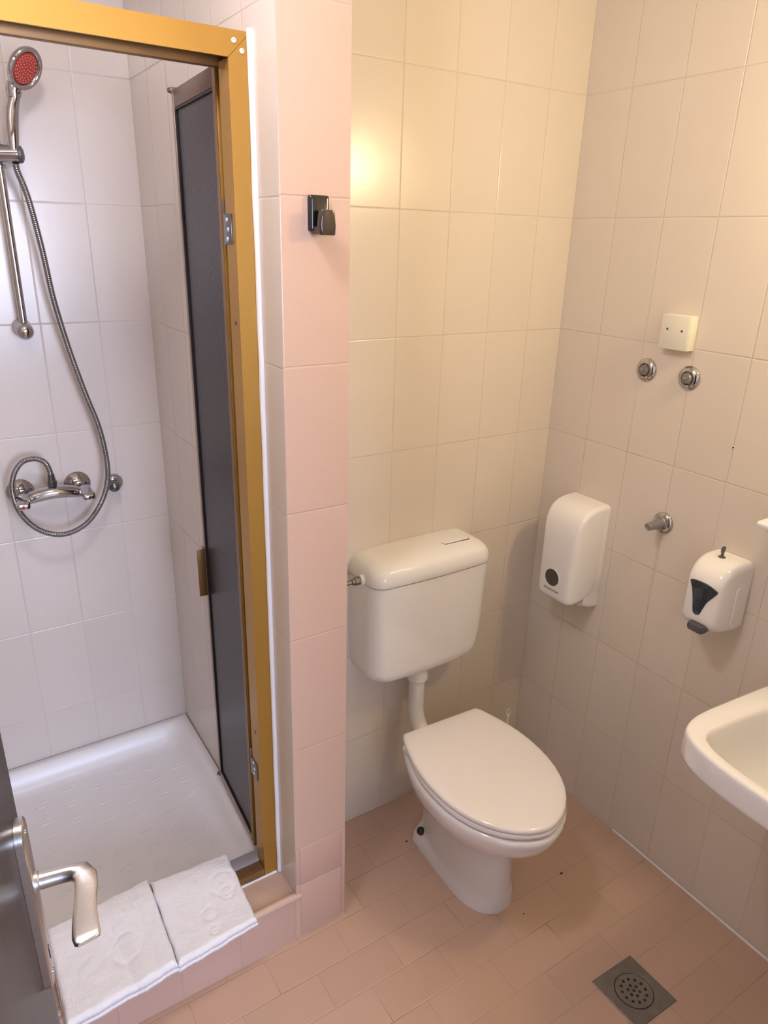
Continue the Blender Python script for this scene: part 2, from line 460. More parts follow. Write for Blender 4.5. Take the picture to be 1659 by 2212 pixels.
# ================================================================== SHOWER ENCLOSURE (gold frame, smoked leaf)
YF, YB = -.185, -.118           # front and back of the frame profile
FX0, FX1 = XL, XS-.0006
enc = thing('shower_enclosure', (XS-.02, -.15, .15), 'gold framed shower enclosure with smoked glass leaf opened inward', 'shower door')
FW = .0415; ZT = 2.068; ZB = .1502
# jamb, mitred with the header
bm = bmesh.new()
def prism_xz(bm, pts, y0, y1, bev=0):
    a = [bm.verts.new((x, y0, z)) for x, z in pts]; b = [bm.verts.new((x, y1, z)) for x, z in pts]
    n = len(pts)
    fs = [bm.faces.new(a[::-1]), bm.faces.new(b)]
    for i in range(n): fs.append(bm.faces.new((a[i], a[(i+1) % n], b[(i+1) % n], b[i])))
    return fs
prism_xz(bm, [(FX1, ZB), (FX1-FW, ZB+.0), (FX1-FW, ZT-FW-.0008), (FX1, ZT-.0008)], YF, -.137)
jamb = obj('side_jamb', bm, M_gold, enc, smooth=False)
obj('jamb_lip', bx((-1.0595, -.1368, ZB+.002), (FX1-.002, -.122, 1.975)), M_bronze, enc)
bm = bmesh.new()
prism_xz(bm, [(FX0, ZT), (FX1, ZT), (FX1-FW, ZT-FW), (FX0, ZT-FW)], YF-.0004, YF+.005)
box(bm, (FX0, YF+.0045, ZT-.008), (FX1, -.112, ZT-.0005)); box(bm, (FX0, -.118, ZT-.03), (FX1-.001, -.112, ZT-.006))
head = obj('header_rail', bm, M_gold, enc, smooth=False)
bm = bmesh.new(); box(bm, (FX0, -.136, 2.0195), (FX1-FW+.010, -.119, 2.0560), .001)
obj('guide_rail', bm, M_gold_d, enc)
bm = bmesh.new(); box(bm, (FX0, YF+.0005, ZB), (FX1-FW-.0006, YF+.032, ZB+.024), .001)
obj('bottom_rail', bm, M_gold_d, enc)
bm = bmesh.new(); box(bm, (FX0, YF+.034, ZB+.0), (FX1-FW-.0006, YB, ZB+.031), .001)
obj('bottom_guide', bm, mat('grey_aluminium_strip', (.42, .40, .40), .45, metal=.2, noise_amt=.12), enc)
for (x, z) in ((-1.057, 2.052), (-1.043, 2.038)):
    bm = bmesh.new(); lathe(bm, (x, YF-.0006, z), (0, -1, 0), [(0, .0045), (.0015, .0042), (.0020, .0025), (.0012, .0014), (.0004, .0012)], 20)
    obj('rivet', bm, M_rivet, enc)
for z in (1.58, .602):
    bm = bmesh.new(); lathe(bm, (FX1-FW-.0002, YF+.022, z), (-1, 0, 0), [(0, .0042), (.0008, .0040), (.001, .0028)], 16)
    obj('screw_hole', bm, M_black, enc)
bm = bmesh.new()
pts = [(XS-.0012, YF-.004+.0015*noise.noise((0, z*11, 0)), z) for z in [ZB+.002+.02*i for i in range(97)]]
tube(bm, pts, [.0070+.0012*noise.noise((5, p[2]*8, 0)) for p in pts], 10)
obj('sealant_bead', bm, M_seal, enc)
bm = bmesh.new()
pts = [(x, YF-.002, ZB+.001) for x in [FX1-.01-.02*i for i in range(38)]]
tube(bm, pts, [.0035+.0018*noise.noise((p[0]*17, 1, 0)) for p in pts], 8)
obj('sealant_bead', bm, M_tray, enc)
# the leaf, folded back against the divider
LX, LT = -1.0585, .015
LY0, LY1, LZ0, LZ1 = -.112, .2075, .188, 2.028
leaf = thing('door_leaf', (0, 0, 0), None, None); leaf.location = (0, 0, 0)
leaf.parent = enc; leaf.location = (LX+XS*0-enc.location.x, LY0-enc.location.y, LZ0-enc.location.z)
def lb(lo, hi, m, nm, bev=.0008): return obj(nm, bx(lo, hi, bev), m, leaf)
x0, x1 = LX-LT/2, LX+LT/2
lb((x0+.0012, LY0, LZ0), (x1, LY0+.0205, LZ1), M_gold, 'stile'); lb((x0, LY0+.001, LZ0), (x0+.0011, LY0+.0200, LZ1), M_gold_d, 'stile_strip', 0)
lb((x0, LY1-.0145, LZ0), (x1, LY1, LZ1), M_stile, 'stile')
lb((x0, LY0+.021, LZ1-.034), (x1, LY1-.015, LZ1), M_bronze, 'rail')
lb((x0, LY0+.021, LZ0), (x1, LY1-.015, LZ0+.016), M_stile, 'rail')
gl = lb((LX-.0028, LY0+.020, LZ0+.014), (LX+.0028, LY1-.009, LZ1-.033), M_glass, 'glass_pane', 0)
bm = bmesh.new()
gx = LX-.0030
for lo, hi in (((gx-.004, LY1-.0205, LZ0+.016), (gx, LY1-.0148, LZ1-.035)), ((gx-.004, LY0+.022, LZ1-.039), (gx, LY1-.016, LZ1-.0345)), ((gx-.004, LY0+.022, LZ0+.0165), (gx, LY1-.016, LZ0+.022))):
    box(bm, lo, hi)
obj('gasket', bm, M_rubber, leaf)
bm = bmesh.new()
box(bm, (x0-.002, LY1-.012, .812), (x0+.0, LY1+.012, .951), .0006); box(bm, (x0-.022, LY1-.014, .812), (x0-.0005, LY1-.0115, .951), .0006)
pull = obj('pull_handle', bm, M_brass, leaf)
bm = bmesh.new(); lathe(bm, (x0-.0018, LY1-.004, .94), (-1, 0, 0), [(0, .003), (.001, .003)], 10); obj('pull_screw', bm, M_black, leaf)
bm = bmesh.new(); lathe(bm, (x0-.0018, LY1-.004, .823), (-1, 0, 0), [(0, .003), (.001, .003)], 10); obj('pull_screw', bm, M_black, leaf)
for z0, z1 in ((1.725, 1.778), (.455, .505)):
    bm = bmesh.new()
    box(bm, (FX1-FW-.0020, -.168, z0), (FX1-FW-.0003, -.130, z1), .0004)
    lathe(bm, (FX1-FW+.002, -.1275, z0-.004), (0, 0, 1), [(0, .0038), (z1-z0+.03, .0038)], 12)
    hg = obj('hinge', bm, M_chrome_d, enc)
    for i in range(3):
        bm = bmesh.new(); lathe(bm, (FX1-FW-.0019, -.147-.005*(i % 2), z0+.009+.017*i), (-1, 0, 0), [(0, .0042), (.0014, .0036), (.0018, .001)], 14)
        obj('rivet', bm, M_rivet, hg)
for z in (LZ1+.001, LZ0-.001):
    bm = bmesh.new(); box(bm, (x0-.003, LY1-.006, z-.006), (x1, LY1+.006, z+.006), .002)
    lathe(bm, (x0-.001, LY1-.001, z), (-1, .2, 0), [(0, .0045), (.005, .005), (.007, .003)], 12)
    obj('roller_catch', bm, M_bronze, leaf)
for yy, m_ in ((LY0+.013, M_black),):
    bm = bmesh.new(); lathe(bm, (x0-.0001, yy, LZ0+.014), (-1, 0, 0), [(0, .003), (.0008, .0028)], 12)
    obj('screw', bm, m_, leaf)

leaf.rotation_euler.z = -math.radians(3.5)

# ================================================================== SHOWER FITTINGS
YW = YS
# slide rail
RX, RY = -1.3635, .556
rail = thing('slide_rail', (RX, RY, 1.50), 'chrome shower slide rail with ball ended bracket and hand shower holder', 'shower rail')
bm = bmesh.new(); lathe(bm, (RX, RY, 1.495), (0, 0, 1), [(0, .0095), (.66, .0095)], 24); obj('rail', bm, M_chrome, rail)
for z in (1.497, 2.16):
    bm = bmesh.new()
    lathe(bm, (RX-.001, YW-.0005, z+.004), (0, -1, -.10), [(0, .0215), (.004, .0225), (.028, .0195), (.034, .018), (.040, .0185), (.052, .0215), (.062, .0205), (.070, .015), (.074, .006)], 32)
    obj('wall_bracket', bm, M_chrome, rail)
bm = bmesh.new()
a = Vector((-1.405, .512, 1.900)); b = Vector((-1.3150, .500, 1.905)); d = (b-a); Ld = d.length
lathe(bm, a, d, [(0, .016), (.004, .020), (Ld-.020, .021), (Ld-.013, .0215), (Ld-.0125, .019)], 32)
lathe(bm, (RX, RY, 1.875), (0, 0, 1), [(0, .0135), (.002, .0155), (.048, .0155), (.050, .0135)], 24); box(bm, (RX-.012, .505, 1.888), (RX+.012, RY-.004, 1.914), .003)
hold = obj('shower_holder', bm, M_chrome, rail)
bm = bmesh.new(); lathe(bm, a + d.normalized()*(Ld-.0124), d, [(0, .019), (.004, .020), (.009, .018), (.013, .011), (.014, .003)], 28)
obj('clamp_knob', bm, M_grey, hold)
# hand shower
hs = thing('hand_shower', (-1.333, .498, 1.905), 'chrome hand shower with round red spray face, clipped in the rail holder', 'shower head')
HC = Vector((-1.292, .470, 2.078)); HN = Vector((0.564, -0.6597, -0.4962)).normalized()
bm = bmesh.new()
pathp = catmull([(-1.3358, .494, 1.910), (-1.3335, .495, 1.940), (-1.3305, .497, 1.972), (-1.3255, .497, 2.000), (-1.3185, .494, 2.020), (-1.3105, .489, 2.036)], 6)
rads = [.0108 + .0040*max(0, math.sin(PI*min(1, i/(len(pathp)-1)*1.15)))**1.0 for i in range(len(pathp))]
tube(bm, pathp, rads, 20)
obj('shower_handle', bm, M_chrome, hs)
bm = bmesh.new()
lathe(bm, HC - HN*.016, HN, [(-.004, .012), (-.001, .028), (.005, .039), (.011, .0455), (.016, .0475), (.020, .0470), (.0222, .0445), (.0222, .039), (.0190, .0352), (.016, .0345)], 48)
# neck web joining handle and head
ht = Vector((-1.3185, .494, 2.020)); ed = ht-HC; ed = (ed - HN*ed.dot(HN)).normalized()
tube(bm, catmull([tuple(ht), tuple(HC+ed*.056-HN*.009), tuple(HC+ed*.045-HN*.012), tuple(HC+ed*.028-HN*.014)], 4), [.0145, .015, .0155, .016, .0165, .0165, .0165, .0165, .016, .015, .014, .013, .012], 16)
obj('head_rim', bm, M_chrome, hs)
bm = bmesh.new(); lathe(bm, HC + HN*.0012, HN, [(-.002, .0340), (.0010, .0338), (.0022, .0315), (.0026, .015), (.0027, .0005)], 40)
face = obj('spray_face', bm, M_red, hs)
bm = bmesh.new(); fx, fy, fz = frame_of(HN)
for ring, cnt in ((.006, 5), (.0125, 10), (.019, 15), (.0245, 19), (.0298, 23)):
    for i in range(cnt):
        a_ = 2*PI*i/cnt + ring*90
        p = HC + HN*.0036 + (fx*math.cos(a_) + fy*math.sin(a_))*ring
        lathe(bm, p, HN, [(-.001, .0011), (.0006, .0010), (.0011, .0004)], 6)
obj('nozzles', bm, M_dot, face)
# mixer tap
mx = thing('mixer_tap', (-1.356, .60, 1.05), 'chrome wall mixer tap with two levers above the shower tray', 'tap')
for x in (-1.432, -1.281):
    bm = bmesh.new()
    lathe(bm, (x, YW-.0005, 1.052), (0, -1, 0), [(0, .0360), (.003, .0365), (.0055, .0345), (.020, .0185), (.022, .0150), (.030, .0150), (.031, .0165), (.038, .0165), (.040, .0135), (.056, .0135)], 40)
    obj('escutcheon', bm, M_chrome, mx)
bm = bmesh.new()
cp = catmull([(-1.440, .532, 1.044), (-1.425, .531, 1.049), (-1.400, .529, 1.056), (-1.356, .527, 1.061), (-1.312, .529, 1.056), (-1.288, .531, 1.050), (-1.272, .532, 1.044)], 6)
secs = []
n_ = len(cp)
for i, p in enumerate(cp):
    t = i/(n_-1); e = math.sin(PI*t)**.35
    ry = .0185*e+.002; rz = .0165*e+.002
    secs.append([(p.x, p.y + ry*math.cos(2*PI*k/20), p.z + rz*math.sin(2*PI*k/20)) for k in range(20)])
loft(bm, secs)
obj('tap_body', bm, M_chrome, mx)
bm = bmesh.new()
lathe(bm, (-1.356, .527, 1.068), (0, 0, 1), [(0, .0135), (.010, .0135), (.011, .0115), (.016, .0112), (.017, .0128), (.026, .0125), (.028, .0105), (.036, .0095), (.046, .0085)], 12)
obj('hose_connector', bm, M_chrome_d, mx, deg=20)
for sgn, x, dm in ((-1, -1.436, M_reddot), (1, -1.276, M_bluedot)):
    bm = bmesh.new()
    s1 = []
    for (t, w_, h_, dx, dz) in ((0, .0155, .0145, 0, 0), (.008, .0170, .0145, 0, 0), (.018, .0165, .0120, .001*sgn, -.001), (.029, .0170, .0100, .002*sgn, -.003), (.040, .0175, .0090, .003*sgn, -.006), (.047, .0160, .0080, .0035*sgn, -.008), (.0495, .0120, .0045, .0038*sgn, -.009)):
        s1.append([(x+dx+a_, .522-t, 1.056+dz+b_) for a_, b_ in rrect(0, 0, w_, h_, min(w_, h_)*.8, 4)])
    loft(bm, s1)
    lv = obj('tap_lever', bm, M_chrome, mx)
    bm = bmesh.new(); lathe(bm, (x+.0038*sgn, .4728, 1.0475), (0, -1, 0), [(0, .0048), (.0010, .0046), (.0014, .002)], 16)
    obj('colour_dot', bm, dm, lv)
# hose: from the connector round in a loop and up to the hand shower
hp = catmull([(-1.356, .527, 1.108), (-1.359, .527, 1.130), (-1.368, .530, 1.150), (-1.391, .536, 1.160), (-1.421, .540, 1.153), (-1.446, .536, 1.122), (-1.457, .520, 1.080), (-1.448, .508, 1.024),
              (-1.411, .506, .968), (-1.352, .514, .937), (-1.289, .525, .949), (-1.240, .532, .997), (-1.211, .534, 1.062), (-1.205, .534, 1.132), (-1.215, .534, 1.227), (-1.239, .533, 1.322), (-1.265, .532, 1.438),
              (-1.288, .528, 1.570), (-1.300, .524, 1.693), (-1.317, .510, 1.808), (-1.334, .496, 1.866), (-1.3358, .494, 1.882)], 60)
# resample evenly so the ribs are regular
acc = [0]
for a_, b_ in zip(hp, hp[1:]): acc.append(acc[-1]+(b_-a_).length)
step = .00115; out = []; j = 0; s = 0
while s < acc[-1]:
    while j < len(acc)-2 and acc[j+1] < s: j += 1
    t = (s-acc[j])/max(1e-9, acc[j+1]-acc[j]); out.append(hp[j].lerp(hp[j+1], t)); s += step
bm = bmesh.new(); tube(bm, out, [(.0077 if (i % 4) in (1, 2) else .0066) for i in range(len(out))], 12)
tag(obj('shower_hose', bm, M_hose, deg=80), 'long ribbed steel shower hose looping below the mixer tap', 'hose')
# chrome rosette with a ball right of the mixer
sc = thing('wall_stop_valve', (-1.186, .60, 1.043), 'round chrome wall rosette with ball stop right of the shower mixer', 'valve')
bm = bmesh.new(); lathe(bm, (-1.180, YW-.0005, 1.040), (0, -1, 0), [(0, .0265), (.003, .0270), (.008, .0255), (.014, .019), (.016, .014)], 36); obj('rosette', bm, M_chrome, sc)
bm = bmesh.new(); lathe(bm, (-1.180, YW-.014, 1.040), (-.28, -1, -.02), [(0, .010), (.012, .010), (.014, .013), (.020, .0165), (.028, .0172), (.036, .014), (.041, .007), (.042, .002)], 28); obj('ball_stop', bm, M_chrome_d, sc)

# ================================================================== BLACK HOOK on the pier
hk = thing('robe_hook', (-.953, YP, 1.76), 'black plastic robe hook on the pink tiled pier', 'hook')
bm = bmesh.new()
loft(bm, [[(a_, y_, b_) for a_, b_ in rrect(-.9515, 1.7815, .0195-i_, .0305-i_, .004, 4)] for y_, i_ in ((YP-.0003, 0), (YP-.008, 0), (YP-.0105, .0015), (YP-.0115, .004))])
obj('base_plate', bm, M_black, hk)
bm = bmesh.new()
prof = [(YP-.010, 1.7535, .0125), (YP-.022, 1.7535, .0130), (YP-.036, 1.754, .0145)]
loft(bm, [[(-.9535+.0018*k_+a_, y_, z_+b_) for a_, b_ in rrect(0, 0, w_, .0075, .003, 4)] for k_, (y_, z_, w_) in enumerate(prof)])
loft(bm, [[(-.950+a_, YP-.032-b_, z_) for a_, b_ in rrect(0, 0, w_, .0075, .004, 4)] for z_, w_ in ((1.7455, .0135), (1.747, .0155), (1.762, .0165), (1.776, .0150), (1.785, .0140), (1.7875, .0120))])
obj('hook_arm', bm, mat('hook_brown_black_plastic', (.035, .022, .018), .16, noise_amt=.1, coat=.5), hk)

# ================================================================== CISTERN
CX, CW, CD = -.5085, .2015, .140
ci = thing('toilet_cistern', (CX, 0, .56), 'white plastic cistern hung on the cream tiles behind the toilet', 'cistern')
def cis(z, hw, dep, r, y0=-.0008, k=8):
    out = [(CX+hw, y0, z)]
    for i in range(k+1):
        a_ = PI/2*i/k; out.append((CX+hw-r+r*math.cos(a_), -dep+r-r*math.sin(a_), z))
    # slightly bowed front
    for i in range(1, 6):
        t = i/6; out.append((CX+(hw-r)*(1-2*t), -dep-.005*math.sin(PI*t), z))
    for i in range(k+1):
        a_ = PI/2*i/k; out.append((CX-hw+r-r*math.sin(a_), -dep+r-r*math.cos(a_), z))
    out.append((CX-hw, y0, z))
    return out
bm = bmesh.new(); secs = []
R_ = .058
for i in range(0, 9):
    a_ = PI/2*i/8; dz = R_*(1-math.cos(a_)); ins = R_*(1-math.sin(a_))
    secs.append(cis(.562+dz*.95, CW-.004-ins, CD-.016-.35*ins, .045))
for z, k1, k2 in ((.66, .003, .011), (.72, .0025, .008), (.80, .0015, .005), (.872, .001, .002), (.8805, .001, .002)):
    secs.append(cis(z, CW-k1, CD-k2, .043))
loft(bm, secs)
obj('tank', bm, M_cistern, ci, deg=50)
bm = bmesh.new(); secs = []
for z, ins, di, r in ((.8825, .0035, .003, .043), (.8835, -.0005, -.0005, .044), (.886, -.0015, -.002, .045), (.902, -.001, -.001, .045), (.916, .002, .002, .046), (.927, .008, .008, .048), (.935, .018, .020, .048), (.940, .034, .036, .040), (.9435, .060, .060, .03), (.945, .10, .08, .02)):
    secs.append(cis(z, CW-ins, CD-di, r))
loft(bm, secs)
obj('cistern_lid', bm, M_cistern, ci, deg=60)
bm = bmesh.new()
loft(bm, [[(a_, b_, z_) for a_, b_ in rrect(-.405, -.048, .048-i_, .038-i_, .012, 5)] for z_, i_ in ((.935, 0), (.9450, 0), (.9456, .001), (.9459, .003))])
bt = obj('flush_button', bm, M_cistern, ci)
bm = bmesh.new()
loft(bm, [[(a_, b_, z_) for a_, b_ in rrect(-.405, -.048, .0487, .0387, .0125, 5)] for z_ in (.930, .9446)])
obj('button_gap', bm, M_grey, ci)
bm = bmesh.new()
ny, nz_ = -.072, .892
lathe(bm, (CX-CW+.004, ny, nz_), (-1, 0, 0), [(0, .0150), (.014, .0150), (.015, .0135)], 24)
obj('inlet_collar', bm, M_pvc, ci)
bm = bmesh.new(); lathe(bm, (CX-CW-.010, ny, nz_), (-1, 0, 0), [(0, .0115), (.016, .0115), (.017, .009), (.024, .009), (.025, .006), (.05, .006)], 6); obj('inlet_nut', bm, M_chrome_d, ci, deg=20)
bm = bmesh.new(); px_ = -.5135
lathe(bm, (px_, -.072, .576), (0, 0, -1), [(0, .029), (.002, .0325), (.058, .0325), (.061, .0295)], 28)
obj('pipe_collar', bm, M_pvc, ci)
bm = bmesh.new()
tube(bm, catmull([(px_, -.072, .56), (px_, -.072, .50), (px_, -.072, .43), (px_, -.076, .395), (px_+.001, -.090, .362), (px_+.002, -.116, .341), (px_+.003, -.145, .334), (px_+.003, -.176, .333)], 6), .0245, 24)
obj('flush_pipe', bm, M_pvc, ci)

# ================================================================== TOILET
TX = -.503; TROT = math.radians(-2.2)
to = thing('toilet', (TX, -.40, 0), 'white ceramic toilet with closed lid standing on the floor', 'toilet')
lidc = [(0, -.183), (.122, -.183), (.134, -.190), (.150, -.230), (.165, -.285), (.1755, -.375), (.171, -.465), (.148, -.545), (.108, -.600), (.060, -.634), (0, -.646)]
def wprof(t, pw=2.35):
    """normalised half-width of the egg outline, t from rear 0 to front 1"""
    if t < .42: return None
    u = (t-.42)/.58
    return max(0, 1-u**pw)**(.56 if pw < 3 else .5)
def egg(z, yr, yf, hw, hr, dx=0, n=18, pw=2.35):
    half = []
    for i in range(n+1):
        u = i/n; t = 1-(1-u)**1.0
        # cluster samples towards the tip
        t = .5-.5*math.cos(PI*u)
        w = wprof(t, pw)
        if w is None:
            q = t/.42; w = hr/hw + (1-hr/hw)*math.sin(PI/2*min(1, q))
        half.append((hw*w, yr+(yf-yr)*t))
    half[0] = (hr-.009, yr); half.insert(1, (hr-.0022, yr-.0022)); half[2] = (hr+.0005, yr-.010)
    pts = [(x, y) for x, y in half] + [(-x, y) for x, y in half[::-1][1:]]
    c_, s_ = math.cos(TROT), math.sin(TROT)
    out = []
    for x, y in pts:
        yy = y+.19
        out.append((TX+dx + x*c_ - yy*s_*1.0 , -.19 + x*s_ + yy*c_, z))
    return out
bm = bmesh.new()
secs = [egg(0, -.167, -.509, .088, .084, .014, pw=3.8), egg(.004, -.167, -.509, .088, .084, .014, pw=3.8), egg(.030, -.167, -.508, .086, .081, .014, pw=3.8), egg(.040, -.167, -.508, .084, .074, .014, pw=3.7), egg(.052, -.167, -.507, .082, .060, .014, pw=3.7), egg(.066, -.167, -.506, .080, .051, .013, pw=3.6), egg(.10, -.166, -.505, .077, .046, .012, pw=3.6), egg(.15, -.164, -.504, .073, .044, .011, pw=3.4), egg(.185, -.163, -.505, .074, .046, .010, pw=3.2),
        egg(.215, -.163, -.512, .081, .050, .008, pw=3.0), egg(.24, -.164, -.530, .096, .058, .006, pw=2.8), egg(.265, -.166, -.558, .119, .072, .004, pw=2.6), egg(.29, -.169, -.590, .143, .090, .002, pw=2.45), egg(.315, -.173, -.617, .161, .106), egg(.34, -.176, -.636, .173, .118), egg(.362, -.178, -.646, .179, .125),
        egg(.380, -.180, -.651, .182, .130), egg(.390, -.181, -.651, .1815, .130), egg(.3955, -.183, -.647, .178, .129), egg(.398, -.188, -.638, .170, .122)]
loft(bm, secs)
obj('bowl', bm, M_ceramic, to, deg=60)
# fixing flange at the rear of the foot, with its scooped bolt recess
for sx in (-1, 1):
    bm = bmesh.new(); lathe(bm, (TX+.012+sx*.068, -.197, .043), (sx*.35, 0, 1), [(0, .0085), (.003, .0115), (.010, .0132), (.017, .0112), (.022, .0066), (.0238, .001)], 20)
    tag(obj('bolt_cap', bm, M_black, to), 'black bolt cap')
# inner bowl hidden under the lid is left solid; seat ring and lid
bm = bmesh.new()
secs = [egg(.4035, -.192, -.640, .172, .120), egg(.4045, -.188, -.646, .177, .124), egg(.411, -.187, -.648, .178, .125), egg(.417, -.190, -.644, .175, .122)]
loft(bm, secs); obj('seat', bm, M_seat, to, deg=50)
bm = bmesh.new()
def lidsec(z, ins): return egg(z, -.182-ins, -.647+ins, .1765-ins, .1335-ins)
secs = [lidsec(.4185, .004), lidsec(.4195, .0012), lidsec(.424, 0), lidsec(.428, .0008), lidsec(.4312, .0035), lidsec(.4330, .009), lidsec(.4342, .025), lidsec(.4350, .06)]
loft(bm, secs); obj('lid', bm, M_seat, to, deg=60)
for lo, hi in (((TX-.150, -.252, .3985), (TX-.128, -.206, .4165)), ((TX+.125, -.252, .3985), (TX+.145, -.206, .4165))):
    obj('seat_hinge', bx(lo, hi, .004), M_seat, to)
for x in (-.14, .14):
    obj('seat_buffer', bx((TX+x-.010, -.50, .3985), (TX+x+.010, -.47, .4035), .001), M_seat, to)

# toilet brush behind the toilet
br = thing('toilet_brush', (-.112, -.068, 0), 'white toilet brush with looped handle tip behind the toilet', 'toilet brush')
bm = bmesh.new(); bxx, byy = -.112, -.068
lathe(bm, (bxx, byy, .0), (0, 0, 1), [(0, .045), (.10, .036), (.102, .010), (.105, .006), (.215, .0058)], 28)
obj('brush_holder', bm, M_pvc, br)
bm = bmesh.new()
d_ = Vector((.86, -.5, 0)).normalized()
lp = [Vector((bxx, byy, 0)) + d_*(.0065*math.sin(2*PI*i/20)) + ZUP*(.236+(.0125*math.cos(2*PI*i/20))) for i in range(21)]
tube(bm, lp, .0022, 8, caps=False)
tube(bm, [Vector((bxx, byy, .214)), Vector((bxx, byy, .225))], .0058, 12)
obj('handle_loop', bm, M_pvc, br)

# ================================================================== RIGHT WALL THINGS
# paper dispenser
pd = thing('paper_dispenser', (0, -.203, .70), 'tall white paper dispenser with round smoked window, near the corner', 'dispenser')
def dsec(x, y0, y1, z0, z1, r, n=6): return [(x, a_, b_) for a_, b_ in rrect((y0+y1)/2, (z0+z1)/2, (y1-y0)/2, (z1-z0)/2, r, n)]
bm = bmesh.new()
loft(bm, [dsec(-.0006, -.2765, -.130, .712, 1.042, .014), dsec(-.012, -.2765, -.130, .712, 1.042, .014), dsec(-.030, -.275, -.1315, .714, 1.038, .014), dsec(-.060, -.273, -.133, .726, 1.02, .014)])
obj('back_plate', bm, M_disp, pd)
bm = bmesh.new()
secs = []
prof = [(-.0124, -.0015, .790, 1.044), (-.022, -.0015, .772, 1.0435), (-.035, -.0015, .759, 1.043), (-.055, -.001, .749, 1.041), (-.075, -.0005, .743, 1.035), (-.090, .0005, .7395, 1.026), (-.102, .002, .738, 1.012), (-.110, .005, .738, .996), (-.1155, .009, .740, .976), (-.119, .015, .745, .950), (-.1205, .024, .752, .920)]
for x, i_, z0, z1 in prof: secs.append(dsec(x, -.2745+i_, -.1315-i_, z0, z1, .016, 6))
loft(bm, secs)
obj('dispenser_cover', bm, M_disp, pd, deg=60)
bm = bmesh.new(); lathe(bm, (-.1198, -.196, .8085), (-1, 0, 0), [(0, .0295), (.0016, .0295), (.0020, .0275)], 40)
wr = obj('window_rim', bm, M_disp, pd)
bm = bmesh.new(); lathe(bm, (-.1206, -.196, .8085), (-1, 0, 0), [(0, .0270), (.0020, .0268), (.0024, .025)], 40)
obj('window', bm, M_smoke, pd)
def text_mesh(s, size, name, m, parent, origin, right, up, nrm, ext=.0003):
    cu = bpy.data.curves.new(name, 'FONT'); cu.body = s; cu.size = size; cu.extrude = ext; cu.resolution_u = 2
    ob = bpy.data.objects.new(name, cu); COL.objects.link(ob)
    bpy.context.view_layer.update()
    dg = bpy.context.evaluated_depsgraph_get()
    me = bpy.data.meshes.new_from_object(ob.evaluated_get(dg))
    bpy.data.objects.remove(ob, do_unlink=True)
    R = Matrix(((right.x, up.x, nrm.x, origin.x), (right.y, up.y, nrm.y, origin.y), (right.z, up.z, nrm.z, origin.z), (0, 0, 0, 1)))
    me.transform(R); me.materials.append(m)
    off = Vector(parent.location); me.transform(Matrix.Translation(-off))
    o = bpy.data.objects.new(name, me); COL.objects.link(o); o.parent = parent
    return o
text_mesh('Kimberly-Clark', .0078, 'logo_lettering', M_logo, pd, Vector((-.1209, -.178, .7655)), Vector((0, -1, 0)), Vector((0, 0, 1)), Vector((-1, 0, 0)))
bm = bmesh.new(); tube(bm, [Vector((-.1209, -.172+.0032*math.cos(2*PI*i/18), .768+.0032*math.sin(2*PI*i/18))) for i in range(19)], .0008, 6, caps=False)
obj('logo_emblem', bm, M_logo_g, pd)

# soap dispenser
sd = thing('soap_dispenser', (0, -.657, .85), 'white soap dispenser with dark blue window and grey push button', 'dispenser')
bm = bmesh.new(); secs = []
for x, i_, z0, z1, r in ((-.0008, 0, .856, 1.041, .018), (-.030, .0005, .856, 1.042, .018), (-.055, .002, .858, 1.042, .020), (-.075, .004, .861, 1.036, .020), (-.090, .0065, .866, 1.027, .020), (-.102, .010, .873, 1.013, .019), (-.110, .0155, .882, .996, .017), (-.114, .024, .893, .975, .014)):
    secs.append(dsec(x, -.7155+i_, -.606-i_, z0, z1, r, 7))
loft(bm, secs)
obj('dispenser_cover', bm, M_disp, sd, deg=60)
bm = bmesh.new()
# side grip panel facing the room
gp = []
for y_ in (-.7172, -.7140):
    gp.append([(a_, y_, b_) for a_, b_ in rrect(-.030, .930, .024, .054, .010, 5)])
loft(bm, gp); obj('side_grip', bm, M_disp, sd)
bm = bmesh.new()
cont = [(-.632, .9905), (-.650, .9930), (-.672, .9915), (-.690, .9850), (-.6925, .9790), (-.686, .9665), (-.675, .9470), (-.668, .9240), (-.664, .9105), (-.658, .9060), (-.650, .9080), (-.646, .9200), (-.642, .9450), (-.636, .9700), (-.630, .9850)]
cl = catmull([(-.1135, -.632+(y_+.632)*1.14, z_) for y_, z_ in cont], 4, closed=True)
cc_ = sum((Vector(p) for p in cl), Vector())/len(cl)
loft(bm, [[(-.1100+.0, p.y, p.z) for p in cl], [(-.1152, p.y, p.z) for p in cl], [(-.1160, cc_.y+(p.y-cc_.y)*.95, cc_.z+(p.z-cc_.z)*.95) for p in cl]])
obj('window', bm, M_blue, sd)
bm = bmesh.new()
loft(bm, [[(x_, a_, b_+dz_) for a_, b_ in rrect(-.6695, .8765, .0235*k_, .0115*k_, .010*k_, 6)] for x_, k_, dz_ in ((-.080, .9, .004), (-.104, 1, 0), (-.118, 1, -.001), (-.123, .92, -.001), (-.1255, .7, -.001))])
obj('push_button', bm, M_grey, sd)
bm = bmesh.new()
lathe(bm, (-.045, -.655, 1.0405), (0, 0, 1), [(0, .0090), (.0025, .0085), (.003, .006), (.006, .004)], 20)
loft(bm, [[(a_, -.655+b_*.5, z_) for a_, b_ in rrect(-.045, 0, w_, .004, .002, 3)] for z_, w_ in ((1.044, .0045), (1.052, .0045), (1.058, .0075), (1.066, .0080), (1.070, .0055))])
obj('key', bm, M_grey, sd)

